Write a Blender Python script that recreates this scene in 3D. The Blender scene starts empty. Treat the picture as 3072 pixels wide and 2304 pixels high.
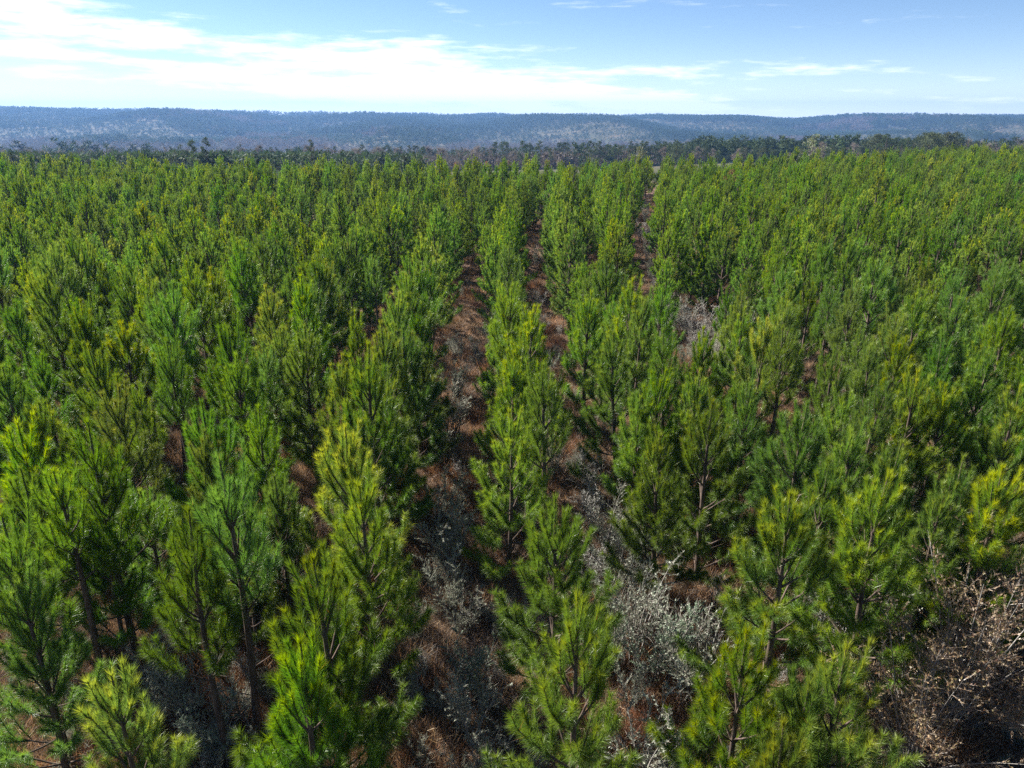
import bpy, math, random
import numpy as np
from mathutils import Vector, Matrix

# ------------------------------------------------------------------ camera, sky, sun, exposure
scene = bpy.context.scene
COL = scene.collection
CAM_H, PITCH, F_SRC = 10.0, math.radians(20.1), 2200.0      # focal length in photo pixels (photo 3072 wide)
cd = bpy.data.cameras.new('camera')
cd.sensor_fit = 'HORIZONTAL'; cd.sensor_width = 36.0; cd.lens = 36.0 * F_SRC / 3072.0
cd.clip_start = 0.1; cd.clip_end = 20000
cam = bpy.data.objects.new('camera', cd); COL.objects.link(cam)
cam.location = (0, 0, CAM_H); cam.rotation_euler = (math.pi / 2 - PITCH, 0, 0)
scene.camera = cam

SUN_AZ, SUN_EL = math.radians(-54), math.radians(37)        # azimuth from +Y towards +X (negative: left of the view)
sun_dir = Vector((math.sin(SUN_AZ) * math.cos(SUN_EL), math.cos(SUN_AZ) * math.cos(SUN_EL), math.sin(SUN_EL)))
sl = bpy.data.lights.new('sun', 'SUN'); sl.energy = 5.0; sl.angle = math.radians(0.53); sl.color = (1.0, 0.955, 0.88)
sun = bpy.data.objects.new('sun', sl); COL.objects.link(sun); sun.location = (0, 0, 60)
sun.rotation_euler = sun_dir.to_track_quat('Z', 'Y').to_euler()

world = bpy.data.worlds.new('World'); scene.world = world; world.use_nodes = True
def build_sky():
    nt = world.node_tree; N = nt.nodes; L = nt.links; N.clear()
    def n(t, **k):
        x = N.new(t)
        for a, b in k.items(): setattr(x, a, b)
        return x
    def math_(op, a, b=None, clamp=False):
        m = n('ShaderNodeMath', operation=op, use_clamp=clamp)
        for i, v in enumerate((a, b)):
            if v is None: continue
            if hasattr(v, 'is_linked') or hasattr(v, 'links'): L.new(v, m.inputs[i])
            else: m.inputs[i].default_value = v
        return m.outputs[0]
    out = n('ShaderNodeOutputWorld'); bg = n('ShaderNodeBackground')
    sky = n('ShaderNodeTexSky', sky_type='NISHITA', sun_disc=False)
    sky.sun_elevation = SUN_EL; sky.sun_rotation = SUN_AZ % (2 * math.pi)
    sky.altitude = 1500; sky.air_density = 0.75; sky.dust_density = 0.12; sky.ozone_density = 3.0
    hsv = n('ShaderNodeHueSaturation'); hsv.inputs['Saturation'].default_value = 1.03; hsv.inputs['Value'].default_value = 0.90
    L.new(sky.outputs[0], hsv.inputs['Color'])
    tc = n('ShaderNodeTexCoord'); sep = n('ShaderNodeSeparateXYZ'); L.new(tc.outputs['Generated'], sep.inputs[0])
    az = math_('ARCTAN2', sep.outputs[0], sep.outputs[1])              # radians, 0 = straight ahead
    el = math_('ARCSINE', sep.outputs[2])
    # streaky high cloud: noise in (azimuth, elevation), stretched along the horizon and tilted a little
    u = math_('MULTIPLY', az, 5.0)
    v = math_('ADD', math_('MULTIPLY', el, 46.0), math_('MULTIPLY', az, 1.6))
    cmb = n('ShaderNodeCombineXYZ'); L.new(u, cmb.inputs[0]); L.new(v, cmb.inputs[1])
    cmb.inputs[2].default_value = 3.7
    nz = n('ShaderNodeTexNoise'); nz.inputs['Scale'].default_value = 0.85; nz.inputs['Detail'].default_value = 7; nz.inputs['Roughness'].default_value = 0.56
    nz.inputs['Distortion'].default_value = 0.35
    L.new(cmb.outputs[0], nz.inputs['Vector'])
    cmb2 = n('ShaderNodeCombineXYZ'); L.new(math_('MULTIPLY', az, 16.0), cmb2.inputs[0]); L.new(math_('MULTIPLY', el, 90.0), cmb2.inputs[1])
    nz2 = n('ShaderNodeTexNoise'); nz2.inputs['Scale'].default_value = 1.0; nz2.inputs['Detail'].default_value = 5; nz2.inputs['Roughness'].default_value = 0.6
    L.new(cmb2.outputs[0], nz2.inputs['Vector'])
    def gauss(a0, e0, sa, se, tilt=0.0):
        da = math_('MULTIPLY', math_('SUBTRACT', az, a0), 1 / sa)
        ee = math_('SUBTRACT', math_('SUBTRACT', el, e0), math_('MULTIPLY', math_('SUBTRACT', az, a0), tilt))
        de = math_('MULTIPLY', ee, 1 / se)
        s = math_('ADD', math_('MULTIPLY', da, da), math_('MULTIPLY', de, de))
        return math_('POWER', 2.718, math_('MULTIPLY', s, -1.0))
    R = math.radians
    bank = math_('ADD', gauss(R(-12), R(4.0), R(17), R(1.4), -0.035), gauss(R(-38), R(6.6), R(14), R(2.2), -0.06))
    bank = math_('ADD', bank, math_('MULTIPLY', gauss(R(-2), R(1.5), R(30), R(1.5), -0.02), 0.9))
    bank = math_('ADD', bank, math_('MULTIPLY', gauss(R(-40), R(2.2), R(14), R(0.5), -0.01), 0.6))
    small = math_('MULTIPLY', gauss(R(10), R(4.4), R(9), R(0.5), -0.01), 0.12)
    dens = math_('ADD', math_('MULTIPLY', math_('SUBTRACT', nz.outputs[0], 0.53), 2.6), math_('MULTIPLY', math_('SUBTRACT', nz2.outputs[0], 0.5), 1.5))
    dens = math_('ADD', dens, math_('ADD', math_('MULTIPLY', bank, 0.95), small))
    dens = math_('SUBTRACT', dens, 0.24)
    ramp = n('ShaderNodeMapRange', interpolation_type='SMOOTHSTEP'); ramp.inputs['From Min'].default_value = 0.0; ramp.inputs['From Max'].default_value = 0.85
    L.new(dens, ramp.inputs['Value'])
    # pale air low over the horizon, all the way round
    low = math_('POWER', 2.718, math_('MULTIPLY', math_('MAXIMUM', el, 0.0), -34.0))
    low = math_('MULTIPLY', low, 0.85)
    cov = math_('MINIMUM', math_('ADD', ramp.outputs[0], low), 0.97)
    mix = n('ShaderNodeMix', data_type='RGBA'); L.new(cov, mix.inputs['Factor'])
    L.new(hsv.outputs[0], mix.inputs['A']); mix.inputs['B'].default_value = (8.8, 9.4, 9.9, 1)
    L.new(mix.outputs['Result'], bg.inputs['Color'])
    bg.inputs['Strength'].default_value = 0.05
    L.new(bg.outputs[0], out.inputs['Surface'])
build_sky()
vs = scene.view_settings
vs.view_transform = 'Standard'; vs.look = 'None'; vs.gamma = 1.0; vs.use_curve_mapping = False; vs.exposure = 1.75
cy = scene.cycles
cy.max_bounces = 3; cy.diffuse_bounces = 2; cy.glossy_bounces = 1; cy.transmission_bounces = 3; cy.volume_bounces = 0
cy.transparent_max_bounces = 4; cy.sample_clamp_indirect = 4.0; cy.caustics_reflective = False; cy.caustics_refractive = False
cy.use_denoising = False; cy.use_adaptive_sampling = False; cy.sampling_pattern = 'BLUE_NOISE'

# ------------------------------------------------------------------ helpers
def ray(px, py):
    a = (px - 1536) / F_SRC; b = (1152 - py) / F_SRC
    return a, math.cos(PITCH) + b * math.sin(PITCH), b * math.cos(PITCH) - math.sin(PITCH)
def at(px, py, z):                       # survey: where the sight line through a photo point meets height z
    dx, dy, dz = ray(px, py); t = (z - CAM_H) / dz
    return dx * t, dy * t
def in_view(x, y, z, margin=0.0):        # photo pixel of a point
    yc = y * math.cos(PITCH) - (z - CAM_H) * math.sin(PITCH)
    zc = y * math.sin(PITCH) + (z - CAM_H) * math.cos(PITCH)
    if yc < 0.5: return None
    return 1536 + F_SRC * x / yc, 1152 - F_SRC * zc / yc
def smooth(a, b, x):
    t = np.clip((x - a) / (b - a), 0, 1); return t * t * (3 - 2 * t)
def ordinal(i):
    w = ['first','second','third','fourth','fifth','sixth','seventh','eighth','ninth','tenth','eleventh','twelfth']
    if i <= 12: return w[i - 1]
    return '%d%s' % (i, 'th' if 10 <= i % 100 <= 20 else {1:'st',2:'nd',3:'rd'}.get(i % 10, 'th'))
def tag(o, label=None, cat=None, group=None, kind=None):
    if label: o['label'] = label
    if cat: o['category'] = cat
    if group: o['group'] = group
    if kind: o['kind'] = kind
    return o
def make_mesh(name, verts, faces, mat, cols=None, smooth_shade=False):
    """verts (n,3); faces (m,3) triangles"""
    me = bpy.data.meshes.new(name); verts = np.asarray(verts, np.float32); faces = np.asarray(faces, np.int32)
    me.vertices.add(len(verts)); me.vertices.foreach_set('co', verts.ravel())
    k = faces.shape[1]
    me.loops.add(faces.size); me.loops.foreach_set('vertex_index', faces.ravel())
    me.polygons.add(len(faces)); me.polygons.foreach_set('loop_start', np.arange(0, faces.size, k, dtype=np.int32))
    if smooth_shade: me.polygons.foreach_set('use_smooth', np.ones(len(faces), bool))
    me.update(calc_edges=True)
    if cols is not None:
        ca = me.color_attributes.new('tint', 'FLOAT_COLOR', 'POINT')
        c4 = np.ones((len(verts), 4), np.float32); c4[:, :3] = cols
        ca.data.foreach_set('color', c4.ravel())
    me.materials.append(mat)
    return me
def link(name, me, parent=None, loc=(0, 0, 0)):
    o = bpy.data.objects.new(name, me); COL.objects.link(o); o.location = loc
    if parent is not None: o.parent = parent
    return o
def empty(name, loc, rz=0.0, s=(1, 1, 1), tilt=(0, 0)):
    o = bpy.data.objects.new(name, None); COL.objects.link(o); o.empty_display_size = 0.3
    o.location = loc; o.rotation_euler = (tilt[0], tilt[1], rz); o.scale = s
    return o
class Wood:                               # collects tapered tubes
    def __init__(s): s.v = []; s.f = []; s.n = 0
    def tube(s, pts, rad, k=5):
        pts = np.asarray(pts, float); m = len(pts)
        a = np.arange(k) * 2 * math.pi / k
        for i in range(m):
            t = pts[min(i + 1, m - 1)] - pts[max(i - 1, 0)]; t = t / (np.linalg.norm(t) + 1e-9)
            ref = np.array((1.0, 0, 0)) if abs(t[2]) > 0.7 else np.array((0, 0, 1.0))
            u = np.cross(t, ref); u /= np.linalg.norm(u) + 1e-9; w = np.cross(t, u)
            s.v.append(pts[i] + rad[i] * (np.cos(a)[:, None] * u + np.sin(a)[:, None] * w))
        for i in range(m - 1):
            b = s.n + i * k
            for j in range(k):
                j2 = (j + 1) % k
                s.f += [(b + j, b + j2, b + k + j2), (b + j, b + k + j2, b + k + j)]
        s.n += m * k
    def mesh(s, name, mat): return make_mesh(name, np.concatenate(s.v), s.f, mat, smooth_shade=True)
def blades(base, d, length, width, rng, bend=None):
    """one slim triangle per row: base point, unit direction, length, width"""
    n = len(base); r = rng.normal(size=(n, 3)); w = np.cross(d, r); w /= np.linalg.norm(w, axis=1, keepdims=True) + 1e-9
    w *= (np.broadcast_to(width, (n,)) * 0.5)[:, None]
    v = np.empty((n, 3, 3)); v[:, 0] = base - w; v[:, 1] = base + w; v[:, 2] = base + d * np.broadcast_to(length, (n,))[:, None]
    if bend is not None: v[:, 2] += bend
    return v.reshape(-1, 3), np.arange(n * 3).reshape(-1, 3)
def norm(a): return a / (np.linalg.norm(a, axis=-1, keepdims=True) + 1e-9)
def instances(name, pts, src_groups, idx, rz, scl, zscl=None):
    """ONE object whose points carry copies of standing things (uncountable stand)"""
    pts = np.asarray(pts, np.float32); n = len(pts)
    me = bpy.data.meshes.new(name); me.vertices.add(n); me.vertices.foreach_set('co', pts.ravel())
    a = me.attributes.new('pick', 'INT', 'POINT'); a.data.foreach_set('value', np.asarray(idx, np.int32))
    rot = np.zeros((n, 3), np.float32); rot[:, 2] = rz
    a = me.attributes.new('turn', 'FLOAT_VECTOR', 'POINT'); a.data.foreach_set('vector', rot.ravel())
    sc = np.stack([scl, scl, scl if zscl is None else zscl], 1).astype(np.float32)
    a = me.attributes.new('size', 'FLOAT_VECTOR', 'POINT'); a.data.foreach_set('vector', sc.ravel())
    o = link(name, me)
    ng = bpy.data.node_groups.new(name + '_nodes', 'GeometryNodeTree')
    ng.interface.new_socket('Geometry', in_out='INPUT', socket_type='NodeSocketGeometry')
    ng.interface.new_socket('Geometry', in_out='OUTPUT', socket_type='NodeSocketGeometry')
    N, L = ng.nodes, ng.links
    gi = N.new('NodeGroupInput'); go = N.new('NodeGroupOutput'); iop = N.new('GeometryNodeInstanceOnPoints')
    allj = N.new('GeometryNodeJoinGeometry')
    for grp in reversed(src_groups):                # links stack up in reverse order
        j = N.new('GeometryNodeJoinGeometry')
        for ob in grp:
            oi = N.new('GeometryNodeObjectInfo'); oi.transform_space = 'ORIGINAL'
            oi.inputs['Object'].default_value = ob; oi.inputs['As Instance'].default_value = False
            L.new(oi.outputs['Geometry'], j.inputs[0])
        g2 = N.new('GeometryNodeGeometryToInstance'); L.new(j.outputs[0], g2.inputs[0]); L.new(g2.outputs[0], allj.inputs[0])
    def na(nm, t):
        x = N.new('GeometryNodeInputNamedAttribute'); x.data_type = t; x.inputs['Name'].default_value = nm
        return next(s for s in x.outputs if s.enabled)
    L.new(gi.outputs[0], iop.inputs['Points']); L.new(allj.outputs[0], iop.inputs['Instance'])
    iop.inputs['Pick Instance'].default_value = True
    L.new(na('pick', 'INT'), iop.inputs['Instance Index'])
    e2r = N.new('FunctionNodeEulerToRotation'); L.new(na('turn', 'FLOAT_VECTOR'), e2r.inputs[0]); L.new(e2r.outputs[0], iop.inputs['Rotation'])
    L.new(na('size', 'FLOAT_VECTOR'), iop.inputs['Scale'])
    L.new(iop.outputs[0], go.inputs[0])
    md = o.modifiers.new('copies', 'NODES'); md.node_group = ng
    return o

# ------------------------------------------------------------------ materials
def leaf_mat(name, base=None, trans=0.35, rough=0.5, spec=0.3, var=0.25, hue=0.03, tint=True, tgain=(1.35, 1.3, 0.7)):
    m = bpy.data.materials.new(name); m.use_nodes = True; nt = m.node_tree; N, L = nt.nodes, nt.links
    N.clear(); out = N.new('ShaderNodeOutputMaterial'); p = N.new('ShaderNodeBsdfPrincipled'); tr = N.new('ShaderNodeBsdfTranslucent'); mx = N.new('ShaderNodeMixShader')
    oi = N.new('ShaderNodeObjectInfo'); hs = N.new('ShaderNodeHueSaturation')
    m2 = N.new('ShaderNodeMath'); m2.operation = 'MULTIPLY'; m2.inputs[1].default_value = 23.7; L.new(oi.outputs['Random'], m2.inputs[0])
    f2_ = N.new('ShaderNodeMath'); f2_.operation = 'FRACT'; L.new(m2.outputs[0], f2_.inputs[0])
    ms = N.new('ShaderNodeMapRange'); ms.inputs['To Min'].default_value = 0.93; ms.inputs['To Max'].default_value = 1.12; L.new(f2_.outputs[0], ms.inputs['Value']); L.new(ms.outputs[0], hs.inputs['Saturation'])
    mr = N.new('ShaderNodeMapRange'); mr.inputs['To Min'].default_value = 1 - var; mr.inputs['To Max'].default_value = 1 + var; L.new(oi.outputs['Random'], mr.inputs['Value'])
    mul = N.new('ShaderNodeMath'); mul.operation = 'MULTIPLY'; mul.inputs[1].default_value = 7.31; L.new(oi.outputs['Random'], mul.inputs[0])
    fr = N.new('ShaderNodeMath'); fr.operation = 'FRACT'; L.new(mul.outputs[0], fr.inputs[0])
    mh = N.new('ShaderNodeMapRange'); mh.inputs['To Min'].default_value = 0.5 - hue * 0.5; mh.inputs['To Max'].default_value = 0.5 + hue; L.new(fr.outputs[0], mh.inputs['Value'])
    L.new(mr.outputs[0], hs.inputs['Value']); L.new(mh.outputs[0], hs.inputs['Hue'])
    if tint:
        at_ = N.new('ShaderNodeAttribute'); at_.attribute_name = 'tint'; L.new(at_.outputs['Color'], hs.inputs['Color'])
    else: hs.inputs['Color'].default_value = (*base, 1)
    L.new(hs.outputs[0], p.inputs['Base Color'])
    p.inputs['Roughness'].default_value = rough; p.inputs['Specular IOR Level'].default_value = spec
    g = N.new('ShaderNodeMix'); g.data_type = 'RGBA'; g.blend_type = 'MULTIPLY'; g.inputs['Factor'].default_value = 1.0
    L.new(hs.outputs[0], g.inputs['A']); g.inputs['B'].default_value = (*tgain, 1); L.new(g.outputs['Result'], tr.inputs['Color'])
    mx.inputs[0].default_value = trans; L.new(p.outputs[0], mx.inputs[1]); L.new(tr.outputs[0], mx.inputs[2]); L.new(mx.outputs[0], out.inputs['Surface'])
    return m
def bark_mat(name, c1, c2, scale=18.0, rough=0.9):
    m = bpy.data.materials.new(name); m.use_nodes = True; nt = m.node_tree; N, L = nt.nodes, nt.links
    p = N['Principled BSDF']; tc = N.new('ShaderNodeTexCoord'); mp = N.new('ShaderNodeMapping'); mp.inputs['Scale'].default_value = (1, 1, 0.25)
    nz = N.new('ShaderNodeTexNoise'); nz.inputs['Scale'].default_value = scale; nz.inputs['Detail'].default_value = 6; nz.inputs['Roughness'].default_value = 0.7
    cr = N.new('ShaderNodeValToRGB'); cr.color_ramp.elements[0].position = 0.35; cr.color_ramp.elements[1].position = 0.7
    cr.color_ramp.elements[0].color = (*c1, 1); cr.color_ramp.elements[1].color = (*c2, 1)
    bp = N.new('ShaderNodeBump'); bp.inputs['Strength'].default_value = 0.6; bp.inputs['Distance'].default_value = 0.02
    L.new(tc.outputs['Object'], mp.inputs[0]); L.new(mp.outputs[0], nz.inputs['Vector']); L.new(nz.outputs[0], cr.inputs[0])
    L.new(cr.outputs[0], p.inputs['Base Color']); L.new(nz.outputs[0], bp.inputs['Height']); L.new(bp.outputs[0], p.inputs['Normal'])
    p.inputs['Roughness'].default_value = rough; p.inputs['Specular IOR Level'].default_value = 0.2
    return m
M = dict(
    needle=leaf_mat('pine_needles', trans=0.40, rough=0.42, spec=0.6, var=0.27, hue=0.026),
    needle_far=leaf_mat('pine_needles_far', trans=0.38, rough=0.6, spec=0.2, var=0.27, hue=0.026),
    bark=bark_mat('pine_bark', (0.045, 0.032, 0.026), (0.17, 0.125, 0.10)),
    twig=bark_mat('grey_twig', (0.16, 0.145, 0.13), (0.40, 0.38, 0.35), 30),
    greyleaf=leaf_mat('silver_leaf', trans=0.25, rough=0.55, spec=0.3, var=0.2, hue=0.02, tgain=(1, 1, 0.9)),
    tanleaf=leaf_mat('tan_leaf', trans=0.3, rough=0.4, spec=0.5, var=0.1, hue=0.01, tgain=(1.1, 1, 0.8)),
    grass=leaf_mat('dry_grass', trans=0.3, rough=0.6, spec=0.2, var=0.3, hue=0.02, tgain=(1.2, 0.95, 0.7)),
    farleaf=leaf_mat('far_leaf', trans=0.2, rough=0.7, spec=0.1, var=0.3, hue=0.02, tgain=(1.2, 1.2, 0.8)),
)
def ground_mat():
    m = bpy.data.materials.new('forest_floor'); m.use_nodes = True; nt = m.node_tree; N, L = nt.nodes, nt.links
    p = N['Principled BSDF']; tc = N.new('ShaderNodeTexCoord')
    def noise(scale, detail=6, rough=0.6):
        x = N.new('ShaderNodeTexNoise'); x.inputs['Scale'].default_value = scale; x.inputs['Detail'].default_value = detail; x.inputs['Roughness'].default_value = rough
        L.new(tc.outputs['Object'], x.inputs['Vector']); return x.outputs[0]
    def ramp(src, stops):
        r = N.new('ShaderNodeValToRGB'); e = r.color_ramp.elements
        while len(e) < len(stops): e.new(0.5)
        for q, (pos, c) in zip(e, stops): q.position = pos; q.color = (*c, 1)
        L.new(src, r.inputs[0]); return r.outputs[0]
    big = ramp(noise(0.35, 4), [(0.36, (0.075, 0.044, 0.031)), (0.5, (0.14, 0.085, 0.056)), (0.66, (0.28, 0.19, 0.14))])
    fine = ramp(noise(14, 8, 0.75), [(0.3, (0.35, 0.3, 0.28)), (0.5, (1, 1, 1)), (0.72, (1.5, 1.4, 1.3))])
    mul = N.new('ShaderNodeMix'); mul.data_type = 'RGBA'; mul.blend_type = 'MULTIPLY'; mul.inputs['Factor'].default_value = 1
    L.new(big, mul.inputs['A']); L.new(fine, mul.inputs['B']); sx = N.new('ShaderNodeSeparateXYZ'); L.new(tc.outputs['Object'], sx.inputs[0])
    mr = N.new('ShaderNodeMapRange'); mr.inputs['From Min'].default_value = 118; mr.inputs['From Max'].default_value = 150; L.new(sx.outputs[1], mr.inputs['Value'])
    fld = ramp(noise(0.02, 6), [(0.35, (0.055, 0.058, 0.03)), (0.55, (0.08, 0.074, 0.045)), (0.75, (0.16, 0.12, 0.085))])
    mf = N.new('ShaderNodeMix'); mf.data_type = 'RGBA'; L.new(mr.outputs[0], mf.inputs['Factor']); L.new(mul.outputs['Result'], mf.inputs['A']); L.new(fld, mf.inputs['B'])
    L.new(mf.outputs['Result'], p.inputs['Base Color'])
    bp = N.new('ShaderNodeBump'); bp.inputs['Strength'].default_value = 1.0; bp.inputs['Distance'].default_value = 0.12
    L.new(noise(9, 8, 0.75), bp.inputs['Height']); L.new(bp.outputs[0], p.inputs['Normal'])
    p.inputs['Roughness'].default_value = 0.95; p.inputs['Specular IOR Level'].default_value = 0.1
    return m
M['ground'] = ground_mat()

# ------------------------------------------------------------------ terrain
def edge_y(x, y=None):                      # where the plantation plateau ends
    return 100 + 42 * smooth(10, 95, x) + 6 * np.sin(x * 0.06) * (x < 20)
def ridge_z(a):                             # ground height of the far ridge by bearing (x / y)
    return np.interp(a, [-1.2, -0.75, -0.5, -0.33, -0.15, 0.0, 0.13, 0.2, 0.4, 0.7, 1.2], [36, 24, 15, 9, 4, 0, 1.5, -3, -4, -3, -5])
def ground_z(x, y):
    x = np.asarray(x, float); y = np.asarray(y, float)
    e = edge_y(np.clip(x, -400, 400)); t = y - e
    z = 0.10 * np.sin(x * 0.9 + 0.3 * np.sin(y * 0.25)) * np.cos(y * 0.31) + 0.15 * np.sin(y * 0.11 + x * 0.05)
    z = z * (1 - smooth(0, 60, t))
    z = z - 42 * smooth(-10, 700, t) - 1.5 * smooth(0, 60, t)
    und = 3.5 * np.sin(x * 0.0105 + y * 0.004) * np.sin(y * 0.0085 + 1.3) + 2.5 * np.sin(x * 0.021 - y * 0.006 + 0.8)
    z = z + und * smooth(250, 600, y)
    r = np.where(y > 1, x / np.maximum(y, 1), 0)
    rise = smooth(950, 2700, y)
    spur = (6 * np.sin(x * 0.0058 + 0.9) * np.sin(y * 0.0042) + 4 * np.sin(x * 0.013 + y * 0.003)) * smooth(1000, 1500, y) * (1 - smooth(2100, 2600, y))
    z = z + rise * (43.5 + ridge_z(r)) + spur * 1.9
    z = z - 30 * smooth(2900, 3800, y)
    return z
def build_ground():
    xs = np.unique(np.concatenate([np.arange(-120, 160, 2.0), np.arange(-600, 600, 20.0), np.arange(-3800, 3801, 100.0)]))
    ys = np.unique(np.concatenate([np.arange(-20, 200, 2.0), np.arange(200, 800, 15.0), np.arange(800, 3900, 50.0), np.array([-300.0, -100.0, -50.0])]))
    X, Y = np.meshgrid(xs, ys); V = np.stack([X, Y, ground_z(X, Y)], -1).reshape(-1, 3)
    w, h = len(xs), len(ys); i = np.arange(w - 1)[None, :] + np.arange(h - 1)[:, None] * w; i = i.ravel()
    F = np.stack([i, i + 1, i + 1 + w, i + w], 1)
    tag(link('ground', make_mesh('ground', V, F, M['ground'], smooth_shade=True)), kind='structure')
build_ground()

# ------------------------------------------------------------------ young pine variants
def build_pine(seed, h=4.5, cb=0.16, reach=1.0, yellow=0.3, dens=1.0, dead=0.02, bend=0.035, far=False):
    rng = np.random.default_rng(seed); wood = Wood()
    bow = rng.normal(0, bend, 2); leader = rng.uniform(0.75, 1.1) * h / 4.5
    def axis(z):
        s = z / h; return np.array((bow[0] * math.sin(s * 3.0) * h * 0.5, bow[1] * math.sin(s * 2.6) * h * 0.5, z))
    zz = np.linspace(-0.25, h, 6 if far else 12); wood.tube([axis(z) for z in zz], 0.062 * (h / 4.5) * (1 - np.clip(zz, 0, h) / h) ** 0.8 + (0.018 if far else 0.012), 7)
    A, B, C, LEN, T0, ANG, YEL, DRP = [], [], [], [], [], [], [], []
    def shoot(a, b, c, t0, ang, yel, drp):
        A.append(a); B.append(b); C.append(c); T0.append(t0); ANG.append(ang); YEL.append(yel); DRP.append(drp)
    # leader in two pieces so that it follows the stem
    shoot(axis(h - leader * 0.95), axis(h - leader * 0.5), axis(h + 0.02), 0.05, 0.42, yellow * 1.2, 0)
    z = h - leader; az0 = rng.uniform(0, 6.28); level = 0
    while z > cb * h:
        d = h - z; nb = rng.integers(4, 6) if level else rng.integers(5, 7)
        az0 += 0.7
        for k in range(nb):
            az = az0 + k * 6.283 / nb + rng.normal(0, 0.22); zb = z + rng.normal(0, 0.06)
            s = min(1.0, (d - leader) / (h * 0.62)) if level else 0
            el = math.radians(67 - 50 * s + rng.normal(0, 5))
            L = (leader * 0.68 if level == 0 else 0.62 + 0.27 * (d - 0.8)) * reach * rng.uniform(0.7, 1.25)
            if z < h * 0.25: L *= 0.8 + 0.8 * (z / h)
            hd = np.array((math.cos(az), math.sin(az), 0)); a = axis(zb); upc = np.array((0, 0, 1.0))
            b = a + L * 0.55 * (hd * math.cos(el) + upc * math.sin(el) * 0.85)
            c = a + L * (hd * math.cos(el) + upc * math.sin(el)) + upc * L * (0.04 + 0.16 * s)
            def bez(t, a=a, b=b, c=c): return (1 - t) ** 2 * a + 2 * t * (1 - t) * b + t * t * c
            tt = np.linspace(0, 0.96, 3 if far else 5); r0 = (0.010 + 0.010 * min(1, L)) * (1.25 if far else 1.0)
            wood.tube([bez(t) for t in tt], r0 * (1 - tt) ** 0.7 + 0.004, 4)
            low = z < h * 0.42
            shoot(a, b, c, 0.16 if level == 0 else (0.40 + 0.16 * s), 0.42 + 0.40 * s, yellow * (1 - 0.55 * s) * rng.uniform(0.5, 1.3), 0.06 + 0.34 * s)
            n2 = (1 if level == 0 else 2 if level == 1 else 2 + int(L * 4.4)); side = 1
            for q in range(n2):
                t = rng.uniform(0.3, 0.92) if level else rng.uniform(0.35, 0.7)
                p = bez(t); tan = norm(2 * (1 - t) * (b - a) + 2 * t * (c - b)); side = -side
                lat = norm(np.cross(tan, upc)) * side * rng.uniform(0.6, 1.1) + upc * rng.uniform(0.1, 0.9) * (1.3 - 0.7 * s)
                dr = norm(tan * rng.uniform(0.7, 1.1) + lat * rng.uniform(0.55, 0.95))
                l2 = (0.22 + 0.34 * (1 - t)) * (0.75 + 0.35 * L) * rng.uniform(0.75, 1.25)
                e2 = p + dr * l2 + upc * l2 * rng.uniform(0.3, 0.9) * (1.15 - 0.7 * s); m2 = p + dr * l2 * 0.55
                wood.tube([p, m2, e2] if not far else [p, e2], [0.010, 0.008, 0.005] if not far else [0.017, 0.010], 3)
                shoot(p, m2, e2, 0.12, 0.45 + 0.42 * s, yellow * (1 - 0.6 * s) * rng.uniform(0.2, 1.3), 0.08 + 0.4 * s)
        level += 1
        z -= rng.uniform(0.36, 0.60) * (0.8 + 0.2 * h / 4.5)
    # dead lower stubs
    for k in range(rng.integers(5, 10)):
        zb = rng.uniform(0.12, max(0.2, cb + 0.1)) * h; az = rng.uniform(0, 6.28); a = axis(zb); L = rng.uniform(0.2, 0.75)
        e = a + np.array((math.cos(az) * L, math.sin(az) * L, L * rng.uniform(-0.1, 0.35))); mid = (a + e) / 2 + np.array((0, 0, -0.03))
        wood.tube([a, mid, e], [0.010, 0.007, 0.003], 3)
    A, B, C = map(np.array, (A, B, C)); T0, ANG, YEL, DRP = map(np.array, (T0, ANG, YEL, DRP))
    seglen = np.linalg.norm(B - A, axis=1) + np.linalg.norm(C - B, axis=1)
    cnt = np.maximum(30, (seglen * (1 - T0) * 560 * dens + 40)); cnt = (cnt * (0.2 if far else 1.0)).astype(int)
    ix = np.repeat(np.arange(len(A)), cnt); n = len(ix)
    t = T0[ix] + (1 - T0[ix]) * rng.random(n) ** 0.82; tipm = rng.random(n) < 0.10; t[tipm] = rng.uniform(0.95, 1.0, tipm.sum())
    a, b, c = A[ix], B[ix], C[ix]; tc = t[:, None]
    P = (1 - tc) ** 2 * a + 2 * tc * (1 - tc) * b + tc * tc * c
    T = norm(2 * (1 - tc) * (b - a) + 2 * tc * (c - b))
    Rr = norm(np.cross(T, rng.normal(size=(n, 3))))
    ang = ANG[ix] * rng.uniform(0.55, 1.45, n) * (1.25 - 0.4 * t)
    D = norm(T * np.cos(ang)[:, None] + Rr * np.sin(ang)[:, None])
    ln = rng.uniform(0.12, 0.215, n) * (0.85 + 0.15 * (h / 4.5)); ln[rng.random(n) < 0.1] *= 1.2
    bend = np.zeros((n, 3)); bend[:, 2] = -ln * DRP[ix] * rng.uniform(0.2, 1.2, n)
    wd = rng.uniform(0.0042, 0.0072, n) * (4.2 if far else 1.0)
    V, F = blades(P, D, ln, wd, rng, bend)
    green = np.array((0.132, 0.218, 0.024)); blue = np.array((0.092, 0.176, 0.034)); yel = np.array((0.30, 0.325, 0.020)); brown = np.array((0.26, 0.13, 0.05))
    m = rng.random(n)[:, None]; col = green * m + blue * (1 - m)
    yy = np.clip(YEL[ix] * (0.12 + 1.25 * smooth(0.6, 1.0, t)) * rng.uniform(0.5, 1.4, n), 0, 0.95)[:, None]
    col = col * (1 - yy) + yel * yy
    dd = (rng.random(n) < dead * (1.2 - t)); col[dd] = brown * rng.uniform(0.6, 1.3, (dd.sum(), 1))
    col *= rng.uniform(0.75, 1.25, n)[:, None]
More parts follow.
